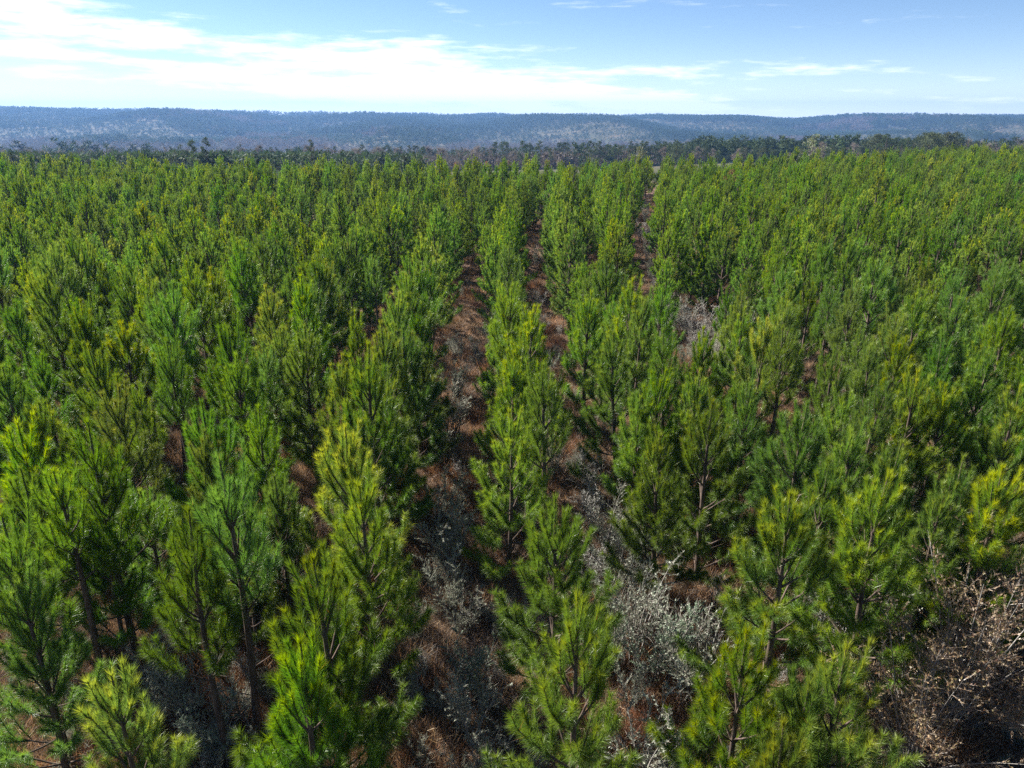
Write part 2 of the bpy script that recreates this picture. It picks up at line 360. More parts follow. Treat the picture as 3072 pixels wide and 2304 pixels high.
    return wood.mesh('pine_trunk', M['bark']), make_mesh('pine_crown', V, F, M['needle_far' if far else 'needle'], np.repeat(col * (1.12 if far else 1.0), 3, 0)), h  # brightness put into the colour: distance needles tinted lighter, their thick crowns shade darker
def pair(*a, **k): return build_pine(*a, **k), build_pine(*a, far=True, **k)     # close-up mesh and distance mesh of the same tree
KINDS = dict(     # variants by look
    bushy=[pair(11, 4.5, 0.05, 0.95, 0.35), pair(12, 4.4, 0.08, 0.85, 0.25), pair(13, 4.6, 0.05, 1.0, 0.45), pair(14, 4.3, 0.10, 0.9, 0.15), pair(21, 4.5, 0.06, 0.8, 0.5), pair(22, 4.5, 0.10, 0.86, 0.2, 0.62, 0.06, 0.07), pair(23, 4.2, 0.05, 1.08, 0.3, 0.9, 0.03, 0.06), pair(24, 4.9, 0.14, 0.74, 0.3, 0.85, 0.03, 0.05)],
    slender=[pair(15, 4.8, 0.42, 0.84, 0.12, 0.7), pair(16, 4.7, 0.46, 0.78, 0.22, 0.7), pair(17, 5.0, 0.38, 0.88, 0.15, 0.7)],
    yellow=[pair(18, 4.5, 0.10, 0.98, 0.95), pair(19, 4.4, 0.06, 0.96, 0.80)],
    small=[pair(20, 3.4, 0.05, 0.80, 0.35)])
LOOK = dict(bushy='bushy green', slender='slender bare-stemmed', yellow='yellow-tipped', small='small young')
ALLV = [(k, i) for k in KINDS for i in range(len(KINDS[k]))]
proto = {}                                   # first standing tree of each variant: (trunk object, crown object)

# ------------------------------------------------------------------ where the pines stand
ROW = 3.6
def row_bend(y): return -0.35 * smooth(12, 28, y) + 2.6 * smooth(30, 100, y) + 0.5 * np.sin(y * 0.09)
rs = random.Random(5)
hand = [  # tip in the photo, height, look  (surveyed trees)
    (443,1168,3.95,'slender',1),(517,1039,4.65,'slender',0),(782,1240,4.0,'slender',2),(651,1394,5.2,'slender',0),(565,1556,4.7,'slender',2),
    (163,1439,4.4,'slender',1),(267,1299,4.9,'slender',2),(14,1566,4.65,'slender',0),(1031,1321,4.5,'yellow',0),(1524,1258,4.05,'bushy',0),
    (339,2051,3.9,'yellow',1),(59,1299,4.3,'yellow',1),(954,1708,4.5,'bushy',2),(904,1961,4.2,'bushy',4),(1144,1172,4.1,'bushy',1),
    (1214,894,4.7,'bushy',2),(909,1014,4.5,'bushy',3),(1519,1086,4.2,'bushy',4),(1675,1515,4.2,'bushy',3),(1725,1807,4.45,'bushy',0),
    (1506,862,4.6,'bushy',2),(1765,897,4.7,'bushy',4),(1877,1024,4.5,'bushy',0),(2109,995,4.3,'bushy',4),(2286,973,4.6,'yellow',0),
    (2366,919,4.7,'slender',1),(2000,1125,4.2,'bushy',2),(2105,1140,4.0,'bushy',4),(1968,861,4.7,'slender',2),(1917,1222,3.5,'small',0),
    (2529,1069,4.6,'slender',0),(2619,1069,4.4,'slender',1),(2739,1145,4.5,'bushy',2),(2836,1022,4.6,'slender',2),(2959,1040,4.4,'bushy',0),
    (3060,1181,4.4,'yellow',1),(2825,1180,4.2,'yellow',0),(2427,1240,4.3,'bushy',3),(2706,1350,4.0,'bushy',4),(2140,1240,4.3,'bushy',0),
    (2365,1528,4.2,'yellow',0),(2678,1470,4.4,'bushy',2),(2536,1974,4.0,'yellow',1),(2941,1640,2.7,'small',0),(2235,1925,3.8,'yellow',1),
    (3010,1420,4.2,'yellow',0),(2330,2190,3.5,'bushy',4),(2560,1330,4.1,'bushy',1),(2250,1180,4.2,'bushy',1),(2880,1390,4.0,'bushy',4),
    (30,1120,4.4,'bushy',1),(720,1090,4.5,'slender',1),(229,940,4.7,'bushy',4),(340,1000,4.3,'yellow',0),(620,1230,4.3,'bushy',3),
    (2480,1420,4.0,'bushy',0),(2420,2090,3.4,'small',0),(1085,1500,4.2,'bushy',1),(2000,1330,4.0,'bushy',1),
    (90,1440,3.9,'bushy',3),(430,1500,3.0,'small',0),(290,1590,3.1,'small',0),(40,1760,3.9,'bushy',1),(820,1450,3.6,'bushy',3),(600,1340,3.8,'bushy',1),(1010,1100,4.3,'bushy',4),(1250,1010,4.2,'bushy',0),(720,1560,3.2,'small',0),(2830,1500,3.6,'bushy',1)]
openings = [  # (x, y, radius): ground without pines, seen in the photo
    *[(u_x, u_y, 1.15) for u_x, u_y in [at(1930, 2222, .5), at(1850, 1950, .5), at(1847, 1667, .5), at(1780, 1450, .5), at(1700, 1250, .5), at(1640, 1111, .5), at(1625, 1000, .5), at(1612, 880, .5), at(1611, 764, .5)]],
    *[(u_x, u_y, 1.0) for u_x, u_y in [at(1300, 2100, .5), at(1290, 1944, .5), at(1310, 1700, .5), at(1340, 1450, .5), at(1390, 1180, .5), at(1430, 980, .5)]],
    *[(u_x, u_y, 1.9) for u_x, u_y in [at(2000, 1000, .5), at(2110, 960, .5), at(1930, 690, .5)]],
    (*at(110, 1235, 0), 1.5), (*at(210, 2160, 0), 1.2), (*at(1840, 930, .5), 1.2), (*at(1720, 660, .5), 1.4), (*at(3010, 1190, .3), 1.3)]
pines = []                                   # dicts x, y, h, kind, var
for px, py, h, kind, var in hand:
    x, y = at(px, py, h); pines.append(dict(x=x, y=y, h=h, kind=kind, var=var))
grid = {}
def near(x, y, r):
    ci, cj = int(x // 3), int(y // 3)
    for i in range(ci - 1, ci + 2):
        for j in range(cj - 1, cj + 2):
            for q in grid.get((i, j), ()):
                if (q[0] - x) ** 2 + (q[1] - y) ** 2 < r * r: return True
    return False
def put(x, y): grid.setdefault((int(x // 3), int(y // 3)), []).append((x, y))
for q in pines: put(q['x'], q['y'])
def lane(x, y):                              # open lanes of brush seen in the photo
    lr = 0.178 * y if y < 64 else 11.4 + 0.2 * (y - 64)
    return (34 < y < 96 and abs(x - lr) < 1.05) or (58 < y < 92 and abs(x - 5.6) < 0.6) or (24 < y < 32.5 and 0.195 < x / y < 0.30)
def try_pine(x, y, r, hm):
    if lane(x, y): return
    if y < 14.5 and abs(x) < 0.9 * y + 5.0: return              # all of the foreground is surveyed above
    for ox, oy, orad in openings:
        if (x - ox) ** 2 + (y - oy) ** 2 < orad * orad: return
    if near(x, y, r): return
    u = rs.random()
    kind = 'bushy' if u < 0.60 else 'slender' if u < 0.83 else 'yellow' if u < 0.91 else 'small'
    h = hm * rs.uniform(0.82, 1.18) * (0.78 if kind == 'small' else 1.0)
    pines.append(dict(x=x, y=y, h=h, kind=kind, var=rs.randrange(len(KINDS[kind])))); put(x, y)
for k in range(-40, 45):
    y = 3.0 + rs.random() * 2
    while y < 160:
        x = k * ROW + float(row_bend(np.array(y))) + rs.gauss(0, 0.22)
        if abs(x) < 0.76 * y + 9 and y < float(edge_y(np.array(x))) and rs.random() < 0.93: try_pine(x, y, 0.85, 4.5)
        y += rs.uniform(0.95, 1.7)
for q in range(5200):                                         # self-sown pines between the rows
    y = 14 + 140 * rs.random() ** 0.75; x = rs.uniform(-1, 1) * (0.76 * y + 8)
    if y < float(edge_y(np.array(x))) and not (-2.4 < x - float(row_bend(np.array(y))) < 0.6 and y < 42) and not (0 < x - float(row_bend(np.array(y))) < 2.8 and y < 64): try_pine(x, y, 1.4, 4.2)
for q in pines: q['z'] = float(ground_z(q['x'], q['y']))
def shows(q):
    a = in_view(q['x'], q['y'], q['z'] + q['h']); b = in_view(q['x'], q['y'], q['z'] + 0.5 * q['h'])
    for c in (a, b):
        if c and -40 < c[0] < 3112 and -40 < c[1] < 2330: return True
    return False
vis = sorted([q for q in pines if shows(q)], key=lambda q: q['y'] - 0.25 * abs(q['x']))
solo = vis[:300]; solo_ids = set(id(q) for q in solo); rest = [q for q in pines if id(q) not in solo_ids]
rows = {}
for q in solo:
    q['row'] = round((q['x'] - float(row_bend(np.array(q['y'])))) / ROW); rows.setdefault(q['row'], []).append(q)
for k, qs in rows.items():
    qs.sort(key=lambda q: q['y'])
    where = 'the middle row' if k == 0 else 'the %s row %s of the middle row' % (ordinal(abs(k)), 'left' if k < 0 else 'right')
    for i, q in enumerate(qs): q['label'] = '%s pine, %s from the front in %s' % (LOOK[q['kind']], ordinal(i + 1), where)
def plant_pine(q):
    far = q['y'] > 32; tm, cm, h0 = KINDS[q['kind']][q['var']][far]; s = q['h'] / h0; w = s * (rs.uniform(0.86, 0.98) if q['y'] < 16 else rs.uniform(0.80, 0.98))
    root = empty('pine_tree', (q['x'], q['y'], q['z']), rs.uniform(0, 6.28), (w, w, s), (rs.gauss(0, 0.012 if q['y'] < 16 else 0.03), rs.gauss(0, 0.012 if q['y'] < 16 else 0.03)))
    tag(root, q['label'], 'pine tree', 'young pines planted in rows')
    tr = link('trunk', tm, root); cr = link('crown', cm, root)
    if far: proto.setdefault((q['kind'], q['var']), [tr, cr])
for q in solo: plant_pine(q)
have = [v for v in ALLV if v in proto]
vi = {v: i for i, v in enumerate(have)}
def stand(name, qs, label):
    pts = [(q['x'], q['y'], q['z']) for q in qs]
    idx = [vi.get((q['kind'], q['var']), 0) for q in qs]
    scl = np.array([q['h'] / KINDS[q['kind']][q['var']][1][2] for q in qs])
    o = instances(name, pts, [proto[v] for v in have], idx, [rs.uniform(0, 6.28) for _ in qs], scl * np.array([rs.uniform(0.74, 0.95) for _ in qs]), scl * np.array([rs.uniform(0.95, 1.08) for _ in qs]))
    tag(o, label, 'pine stand', kind='stuff')
stand('young_pine_stand', rest, 'dense stand of young green pines filling the plateau behind the nearer rows')
print('pines', len(pines), 'solo', len(solo), 'rest', len(rest))


# ------------------------------------------------------------------ undergrowth
def build_bush(seed, h=1.6, spread=0.75, stems=11, leafy=1.0, leafcol=(0.36, 0.38, 0.30), twigcol=(0.27, 0.235, 0.205), mat='greyleaf', big=1.0):
    """bush: upright plume-like stems with many fine branchlets"""
    leafcols = np.array(leafcol).reshape(-1, 3)
    rng = np.random.default_rng(seed); wood = Wood(); P, D, Ln, Wd, Cc = [], [], [], [], []
    for k in range(stems):
        az = rng.uniform(0, 6.28); lean = rng.uniform(0.05, 1.0); H = h * rng.uniform(0.55, 1.05)
        a = np.array((rng.normal(0, 0.10), rng.normal(0, 0.10), -0.05)); out = np.array((math.cos(az), math.sin(az), 0)) * spread * lean
        b = a + out * 0.35 + np.array((0, 0, H * 0.55)); c = a + out + np.array((0, 0, H))
        bez = lambda t: (1 - t) ** 2 * a + 2 * t * (1 - t) * b + t * t * c
        tt = np.linspace(0, 1, 6); wood.tube([bez(t) for t in tt], 0.014 * (1 - tt) + 0.003, 4)
        for q in range(22 if big == 1 else 30):
            t = rng.uniform(0.22, 1.0); p = bez(t); tan = norm(2 * (1 - t) * (b - a) + 2 * t * (c - b))
            r = norm(np.cross(tan, rng.normal(size=3))); dr = norm(tan * rng.uniform(0.5, 1.1) + r * rng.uniform(0.5, 1.1)); l = h * rng.uniform(0.10, 0.26) * (1.15 - 0.6 * t)
            P.append(p); D.append(dr); Ln.append(l); Wd.append(0.009); Cc.append(np.array(twigcol) * rng.uniform(0.7, 1.3))
            m = int(16 * leafy)
            for w in range(m + 6):
                s = rng.uniform(0.15, 1.0); pp = p + dr * l * s; d2 = norm(dr * rng.uniform(0.3, 1) + rng.normal(size=3) * 0.6 + np.array((0, 0, 0.2)))
                if w < m: P.append(pp); D.append(d2); Ln.append(rng.uniform(0.02, 0.045) * big); Wd.append(rng.uniform(0.012, 0.022) * big); Cc.append(leafcols[rng.integers(len(leafcols))] * rng.uniform(0.65, 1.3))
                else: P.append(pp); D.append(d2); Ln.append(rng.uniform(0.05, 0.12)); Wd.append(0.006); Cc.append(np.array(twigcol) * rng.uniform(0.8, 1.4))
    V, F = blades(np.array(P), np.array(D), np.array(Ln), np.array(Wd), rng)
    return wood.mesh('bush_stems', M['twig']), make_mesh('bush_foliage', V, F, M[mat], np.repeat(np.array(Cc), 3, 0))
BUSH = dict(silver=[build_bush(31), build_bush(32, 1.5, 0.6, 9), build_bush(33, 1.7, 0.85, 13, 0.8)],
            pale=[build_bush(34, 1.5, 0.7, 10, 0.35, (0.45, 0.45, 0.42), (0.42, 0.39, 0.37))],
            green=[build_bush(35, 1.4, 0.7, 10, 1.2, (0.27, 0.33, 0.24), (0.24, 0.22, 0.2))])
BLOOK = dict(silver='silver-grey leafy bush', pale='pale leafless twiggy bush', green='grey-green bush')
def bush(x, y, h, kind, var, label):
    sm, fm = BUSH[kind][var % len(BUSH[kind])]; s = h / 1.55
    root = empty('grey_bush', (x, y, float(ground_z(x, y))), rs.uniform(0, 6.28), (s * rs.uniform(0.85, 1.1), s * rs.uniform(0.85, 1.1), s))
    tag(root, label, 'bush', 'grey bushes growing between the pine rows')
    return link('stems', sm, root), link('foliage', fm, root)
bush_spots = {   # photo position of the bush's middle, height
  'the gap left of the middle row': [(1370,1136,1.5,'silver'),(1352,1240,1.6,'silver'),(1348,1330,1.3,'silver'),(1343,1490,1.5,'silver'),(1332,1620,1.7,'silver'),(1345,1770,1.6,'silver'),(1392,1850,1.2,'silver'),(1400,2010,1.5,'green'),(1400,2130,1.5,'silver'),(1440,2290,1.3,'silver'),(1372,1040,1.3,'silver')],
  'the gap right of the middle row': [(1623,1136,1.5,'silver'),(1650,1215,1.5,'silver'),(1660,1375,1.4,'silver'),(1765,1430,1.6,'pale'),(1775,1533,1.5,'pale'),(1835,1590,1.6,'silver'),(1780,1690,1.3,'pale'),(1880,1680,1.9,'silver'),(1905,1830,2.3,'silver'),(1975,1925,2.1,'green'),(2070,1985,1.9,'silver'),(1945,2215,1.9,'silver'),(1840,1940,1.2,'green'),(1612,890,1.4,'pale'),(1618,960,1.2,'pale'),(1612,760,1.4,'silver'),(1900,2060,1.1,'silver')],
  'the shadowed clearing right of centre': [(1855,900,1.5,'pale'),(1872,975,1.4,'pale'),(1908,1010,1.5,'pale'),(2035,925,1.9,'silver'),(2090,985,1.7,'pale'),(2160,1005,1.7,'silver'),(2228,965,2.2,'silver'),(2222,1030,1.9,'silver'),(1995,1030,1.4,'silver'),(2050,1050,1.2,'green'),(2130,940,1.9,'pale'),(2180,955,2.0,'silver'),(2070,940,1.9,'pale'),(2120,1040,1.7,'silver'),(2200,1060,1.8,'silver'),(1960,950,1.6,'pale'),(1995,965,1.6,'silver'),(2010,900,1.7,'pale')],
  'the far end of the right-hand gap': [(1925,690,1.9,'pale'),(1950,705,1.5,'pale'),(1985,770,1.4,'pale'),(1937,530,2.6,'pale'),(1932,560,2.2,'silver'),(1745,640,1.5,'pale'),(1730,690,1.3,'silver'),(1945,740,1.7,'pale'),(1955,790,1.7,'silver'),(1935,650,1.7,'silver'),(1975,830,1.6,'pale'),(1945,610,1.8,'pale')],
  'the undergrowth at the right front': [(2413,1630,1.6,'silver'),(2600,1840,2.1,'silver'),(2470,1880,1.8,'pale'),(2690,1880,1.7,'silver'),(2793,1608,1.5,'silver'),(2860,1731,1.5,'pale'),(3024,1160,1.6,'pale'),(2898,1380,1.4,'silver'),(2988,1480,1.4,'green'),(2330,1700,1.0,'green')],
  'the shade under the left-hand pines': [(450,1990,1.3,'silver'),(560,2080,1.4,'silver'),(860,1800,1.3,'silver'),(880,1720,1.2,'silver'),(620,2180,1.4,'green'),(480,2110,1.2,'silver'),(700,2080,1.2,'silver'),(190,1330,1.1,'silver'),(620,1480,1.1,'silver')]}
bproto = {}
for place, lst in bush_spots.items():
    sp = sorted([(at(px, py, 0.55 * h)[1], at(px, py, 0.55 * h)[0], h, kd) for px, py, h, kd in lst])
    for i, (y, x, h, kd) in enumerate(sp):
        ob = bush(x, y, h, kd, i, '%s, %s from the front in %s' % (BLOOK[kd], ordinal(i + 1), place))
        bproto.setdefault((kd, i % len(BUSH[kd])), ob)

# tan-leaved half-bare oak scrub at the right front
TANL = [(0.30, 0.20, 0.12), (0.42, 0.32, 0.22), (0.24, 0.20, 0.09), (0.20, 0.105, 0.065), (0.36, 0.27, 0.17)]
SCRUB = [build_bush(41, 2.7, 1.7, 30, 1.0, TANL, (0.22, 0.175, 0.14), 'tanleaf', 1.25), build_bush(42, 2.7, 1.9, 26, 0.8, TANL, (0.25, 0.20, 0.165), 'tanleaf', 1.25)]
for (px, py, h, v, lab) in [(2910, 2000, 3.0, 0, 'sprawling tan-leaved half-bare oak scrub filling the bottom right corner'), (3060, 1860, 2.8, 1, 'bare-branched oak scrub leaning in from the right edge above the corner scrub'), (2760, 2180, 2.4, 1, 'low tan-leaved scrub at the bottom edge right of the yellow-tipped pines')]:
    x, y = at(px, py, h * 0.45); root = empty('oak_scrub', (x, y, float(ground_z(x, y))), rs.uniform(0, 6.28), (h / 2.6,) * 3)
    tag(root, lab, 'scrub', 'tan oak scrub at the right front'); link('stems', SCRUB[v][0], root); link('leaves', SCRUB[v][1], root)

# dry grass, weeds and litter: uncountable
def grass_mesh(seed, n, h, spread, cols, width=0.012, arch=0.5):
    rng = np.random.default_rng(seed)
    base = np.c_[rng.normal(0, spread, (n, 2)), np.full(n, -0.03)]
    d = norm(np.c_[rng.normal(0, arch, (n, 2)), np.ones(n)]); ln = h * rng.uniform(0.5, 1.15, n)
    V, F = blades(base, d, ln, width * rng.uniform(0.6, 1.4, n), rng, np.c_[d[:, :2] * ln[:, None] * 0.25, -0.1 * ln])
    c = np.array(cols)[rng.integers(0, len(cols), n)] * rng.uniform(0.6, 1.3, (n, 1))
    return make_mesh('grass_blades', V, F, M['grass'], np.repeat(c, 3, 0))
RED = [(0.21, 0.11, 0.068), (0.28, 0.165, 0.105), (0.15, 0.075, 0.048)]; TAN = [(0.42, 0.29, 0.18), (0.34, 0.22, 0.14), (0.48, 0.36, 0.25)]; DARK = [(0.12, 0.09, 0.075), (0.20, 0.16, 0.14), (0.26, 0.22, 0.20)]
GR = [grass_mesh(51, 110, 0.75, 0.13, RED), grass_mesh(52, 110, 0.65, 0.16, RED + TAN), grass_mesh(53, 140, 0.45, 0.30, TAN), grass_mesh(54, 120, 0.55, 0.28, DARK, 0.010, 0.9), grass_mesh(55, 150, 0.30, 0.35, DARK + TAN, 0.014, 1.4)]
gsrc = []
for i, ((px, py), m, lab) in enumerate(zip([(1880, 1500), (1830, 1480), (200, 2160), (1330, 1990), (1420, 1920)], GR,
        ['upright rust-orange grass tuft beside the pale bushes right of the middle row', 'rust and tan grass tuft in the gap right of the middle row', 'low tan grass tuft on the bare patch at the bottom left', 'dark weedy tuft in the shaded gap left of the middle row', 'matted brown weeds by the middle row near the front'])):
    x, y = at(px, py, 0); o = link('grass_tuft', m, None, (x, y, float(ground_z(x, y)))); tag(o, lab, 'grass', 'dry grass tufts in the gaps'); gsrc.append([o])
rg = np.random.default_rng(77)
n = 36000; gy = 3 + 97 * rg.random(n) ** 1.5; gx = rg.uniform(-1, 1, n) * (0.78 * gy + 4)
patch = np.sin(gx * 0.8 + 1.3 * np.sin(gy * 0.35)) * np.cos(gy * 0.55 + 0.7 * np.sin(gx * 0.5))
w = np.stack([0.25 + patch, 0.45 + patch, 0.9 - 0.4 * patch, 1.5 - 0.6 * patch, 2.2 + 0 * patch], 1); w = np.clip(w, 0.05, None); w /= w.sum(1, keepdims=True)
gi = (rg.random(n)[:, None] > np.cumsum(w, 1)).sum(1).clip(0, 4)
go = instances('dry_undergrowth', np.c_[gx, gy, ground_z(gx, gy)], gsrc, gi, rg.uniform(0, 6.28, n), rg.uniform(0.6, 1.25, n))
tag(go, 'rust, tan and grey-brown dry grass and weeds covering the ground between pines', 'undergrowth', kind='stuff')
# low grey weeds and seedlings between the rows, uncountable
bk = list(bproto.values())
n = 1700; gy = 6 + 95 * rg.random(n) ** 1.1; gx = rg.uniform(-1, 1, n) * (0.78 * gy + 4)
so = instances('low_grey_brush', np.c_[gx, gy, ground_z(gx, gy)], bk, rg.integers(0, len(bk), n), rg.uniform(0, 6.28, n), rg.uniform(0.25, 0.6, n))
tag(so, 'low grey brush mixed through the undergrowth beneath the pines', 'brush', kind='stuff')

# ------------------------------------------------------------------ trees beyond the plantation
def clump_tree(seed, kind, h, w, nleaf, leaf, cols, crown0=0.4, mat='farleaf', nclump=14):
    """taller tree: stem, limbs and a crown of leaf clumps with gaps"""
    rng = np.random.default_rng(seed); wood = Wood()
    zz = np.linspace(-0.5, h * 0.97, 7); bow = rng.normal(0, 0.02, 2) * h
    axis = lambda z: np.array((bow[0] * (z / h) ** 2, bow[1] * (z / h) ** 2, z))
    wood.tube([axis(z) for z in zz], 0.016 * h * (1 - np.clip(zz, 0, h) / h) + 0.02, 6)
    P, D, Ln, Wd, Cc = [], [], [], [], []
    for k in range(nclump):
        s = (k + rng.random()) / nclump; z = h * (crown0 + (1 - crown0) * s)
        if kind == 'pine': rr = w * 0.5 * (0.35 + 0.75 * math.sin(min(1.0, (1.05 - s) * 1.25) * 1.57)) * rng.uniform(0.45, 1.0)
        else: rr = w * 0.5 * math.sqrt(max(0.08, 1 - (2 * s - 0.85) ** 2)) * rng.uniform(0.3, 0.95)
        if s > 0.93: rr *= 0.25
        az = rng.uniform(0, 6.28); c = axis(z) + np.array((math.cos(az) * rr, math.sin(az) * rr, 0.25 * rr * (1 if kind != 'pine' else 0.5)))
        b = axis(max(z - rr * 0.6, h * crown0 * 0.8)); wood.tube([b, (b + c) / 2 + np.array((0, 0, 0.1)), c], [0.006 * h, 0.004 * h, 0.015], 4)
        m = nleaf // nclump; R = w * rng.uniform(0.15, 0.25)
        off = norm(rng.normal(size=(m, 3))) * (R * rng.random(m) ** 0.4)[:, None] * np.array((1, 1, 0.62))
        if kind == 'bare':
            P.append(np.repeat(c[None], m, 0) + off * 0.35); D.append(norm(off + np.array((0, 0, R * 0.6)) + rng.normal(0, R * 0.3, (m, 3)))); Ln.append(rng.uniform(0.5, 1.3, m) * leaf * 4); Wd.append(np.full(m, leaf * 0.22))
        else:
            P.append(c + off); D.append(norm(rng.normal(size=(m, 3)) + off / R * 0.8 + np.array((0, 0, 0.35)))); Ln.append(rng.uniform(0.7, 1.4, m) * leaf); Wd.append(rng.uniform(0.5, 0.9, m) * leaf * (0.5 if kind == 'pine' else 0.9))
        Cc.append(np.array(cols)[rng.integers(0, len(cols), m)] * rng.uniform(0.65, 1.3, (m, 1)))
    V, F = blades(np.concatenate(P), np.concatenate(D), np.concatenate(Ln), np.concatenate(Wd), rng)
    return wood.mesh('tall_trunk', M['bark']), make_mesh('tall_crown', V, F, M[mat], np.repeat(np.concatenate(Cc), 3, 0)), h
PINEC = [(0.060, 0.085, 0.035), (0.075, 0.10, 0.04), (0.05, 0.075, 0.035)]; OAKC = [(0.085, 0.10, 0.045), (0.10, 0.115, 0.06), (0.07, 0.085, 0.04)]
BAREC = [(0.22, 0.18, 0.17), (0.27, 0.22, 0.205), (0.18, 0.15, 0.145)]; RUSTC = [(0.34, 0.19, 0.11), (0.28, 0.17, 0.11)]; LIGHTC = [(0.17, 0.19, 0.11), (0.11, 0.14, 0.06), (0.24, 0.23, 0.17)]
TALL = dict(
    pine=[clump_tree(61, 'pine', 13, 4.2, 2200, 0.36, PINEC, 0.38, nclump=22), clump_tree(62, 'pine', 13, 4.8, 2400, 0.36, PINEC, 0.3, nclump=26), clump_tree(63, 'pine', 13, 3.6, 1700, 0.32, PINEC, 0.5)],
    slim=[clump_tree(64, 'pine', 12, 2.6, 1100, 0.26, PINEC, 0.3, nclump=18), clump_tree(65, 'pine', 12, 3.0, 1000, 0.28, PINEC, 0.55)],
    oak=[clump_tree(66, 'oak', 10, 8, 2200, 0.4, OAKC, 0.25, nclump=22), clump_tree(67, 'oak', 10, 7, 2000, 0.4, PINEC, 0.2, nclump=20)],
    bare=[clump_tree(68, 'bare', 10, 7, 1300, 0.42, BAREC, 0.3, nclump=20), clump_tree(69, 'bare', 10, 6, 1200, 0.42, BAREC, 0.3, nclump=18)],
    rust=[clump_tree(70, 'oak', 8, 6, 900, 0.35, RUSTC, 0.3, nclump=16)],
    light=[clump_tree(71, 'oak', 8, 5, 900, 0.26, LIGHTC, 0.25, nclump=16)],
    dead=[clump_tree(72, 'pine', 5, 2.2, 1500, 0.15, [(0.30, 0.11, 0.06), (0.38, 0.17, 0.10), (0.22, 0.08, 0.05)], 0.15, nclump=16)])
tproto = {}
def tall(x, y, top, kind, var, label, cat, group=None, name=None, dz=0.0):
    tm, cm, h0 = TALL[kind][var % len(TALL[kind])]; g = float(ground_z(x, y)); h = max(3.0, top - g) if top is not None else dz
    s = h / h0; w = s * rs.uniform(0.9, 1.12)
    root = empty(name or 'tall_tree', (x, y, g), rs.uniform(0, 6.28), (w, w, s)); tag(root, label, cat, group)
    tproto.setdefault((kind, var % len(TALL[kind])), [link('trunk', tm, root), link('crown', cm, root)]) if (kind, var % len(TALL[kind])) not in tproto else (link('trunk', tm, root), link('crown', cm, root))
def sight(px, py, y):                        # point on the sight line at distance y
    dx, dy, dz = ray(px, py); t = y / dy; return dx * t, CAM_H + dz * t
# single trees that stand out (photo top, distance)
for px, py, y, kind, var, nm, lab in [
    (572, 420, 165, 'pine', 0, 'tall_pine', 'tall open-crowned pine, left of the two on the left skyline'),
    (612, 414, 160, 'pine', 2, 'tall_pine', 'tall flat-topped pine, right of the two on the left skyline'),
    (540, 432, 185, 'slim', 1, 'tall_pine', 'dark narrow pine just left of the tall skyline pair'),
    (510, 438, 190, 'slim', 0, 'tall_pine', 'dark narrow pine at the left end of the skyline group'),
    (930, 417, 150, 'slim', 0, 'tall_pine', 'lone tall dark pine standing left of centre above the plantation'),
    (1920, 442, 128, 'light', 0, 'leafy_tree', 'pale-leaved bushy tree at the plantation edge right of centre'),
    (2445, 405, 138, 'light', 0, 'leafy_tree', 'sparse pale-leaved tree rising above the right plantation edge'),
    (2195, 512, 78, 'dead', 0, 'dead_pine', 'dead rust-brown pine among the green pines on the right'),
    (2938, 452, 150, 'dead', 0, 'dead_pine', 'small reddish dead pine at the far right plantation edge')]:
    x, zt = sight(px, py, y); tall(x, y, zt, kind, var, lab, 'tree', None, nm)
# wooded belt behind the plantation: line of trees one can tell apart, left to right
belt = []
rb = random.Random(9)
def row(px0, px1, n, py, jit, y0, y1, kinds):
    for i in range(n):
        px = px0 + (px1 - px0) * (i + rb.random()) / n; yy = rb.uniform(y0, y1); k = rb.choice(kinds)
        belt.append((px, py + rb.uniform(-jit, jit) + (10 if k in ('bare', 'rust') else 0), yy, k, rb.randrange(3)))
row(1480, 2080, 60, 434, 12, 270, 380, ['pine', 'pine', 'slim', 'pine', 'slim'])
row(1060, 1480, 34, 442, 12, 300, 400, ['pine', 'slim', 'slim', 'bare'])
row(680, 1060, 34, 443, 14, 280, 380, ['pine', 'slim', 'slim', 'bare'])
row(0, 480, 34, 458, 14, 320, 430, ['slim', 'pine', 'bare', 'slim'])
row(1980, 2480, 40, 444, 12, 240, 340, ['oak', 'oak', 'bare', 'pine', 'bare'])
row(2460, 2640, 9, 432, 12, 230, 300, ['oak', 'pine', 'bare'])
row(2620, 2880, 22, 410, 9, 240, 300, ['oak', 'oak', 'pine'])
row(2520, 2900, 16, 452, 10, 190, 235, ['bare', 'bare', 'bare', 'oak'])
row(2860, 2990, 7, 430, 10, 240, 300, ['oak', 'bare'])
row(1300, 1700, 9, 482, 6, 200, 250, ['rust', 'bare', 'rust'])
belt.sort()
TN = dict(pine=('tall_pine', 'dark tall pine'), slim=('tall_pine', 'narrow tall pine'), oak=('round_tree', 'dark rounded evergreen tree'), bare=('bare_tree', 'grey leafless tree'), rust=('bare_tree', 'rust-leaved low tree'))
cnt = {}
for px, py, y, k, v in belt:
    x, zt = sight(px, py, y); nm, ds = TN[k]; cnt[ds] = cnt.get(ds, 0) + 1
    tall(x, y, zt, k, v, '%s in the belt behind the plantation, %s such from the left' % (ds, ordinal(cnt[ds])), 'tree', 'trees in the belt behind the plantation', nm)

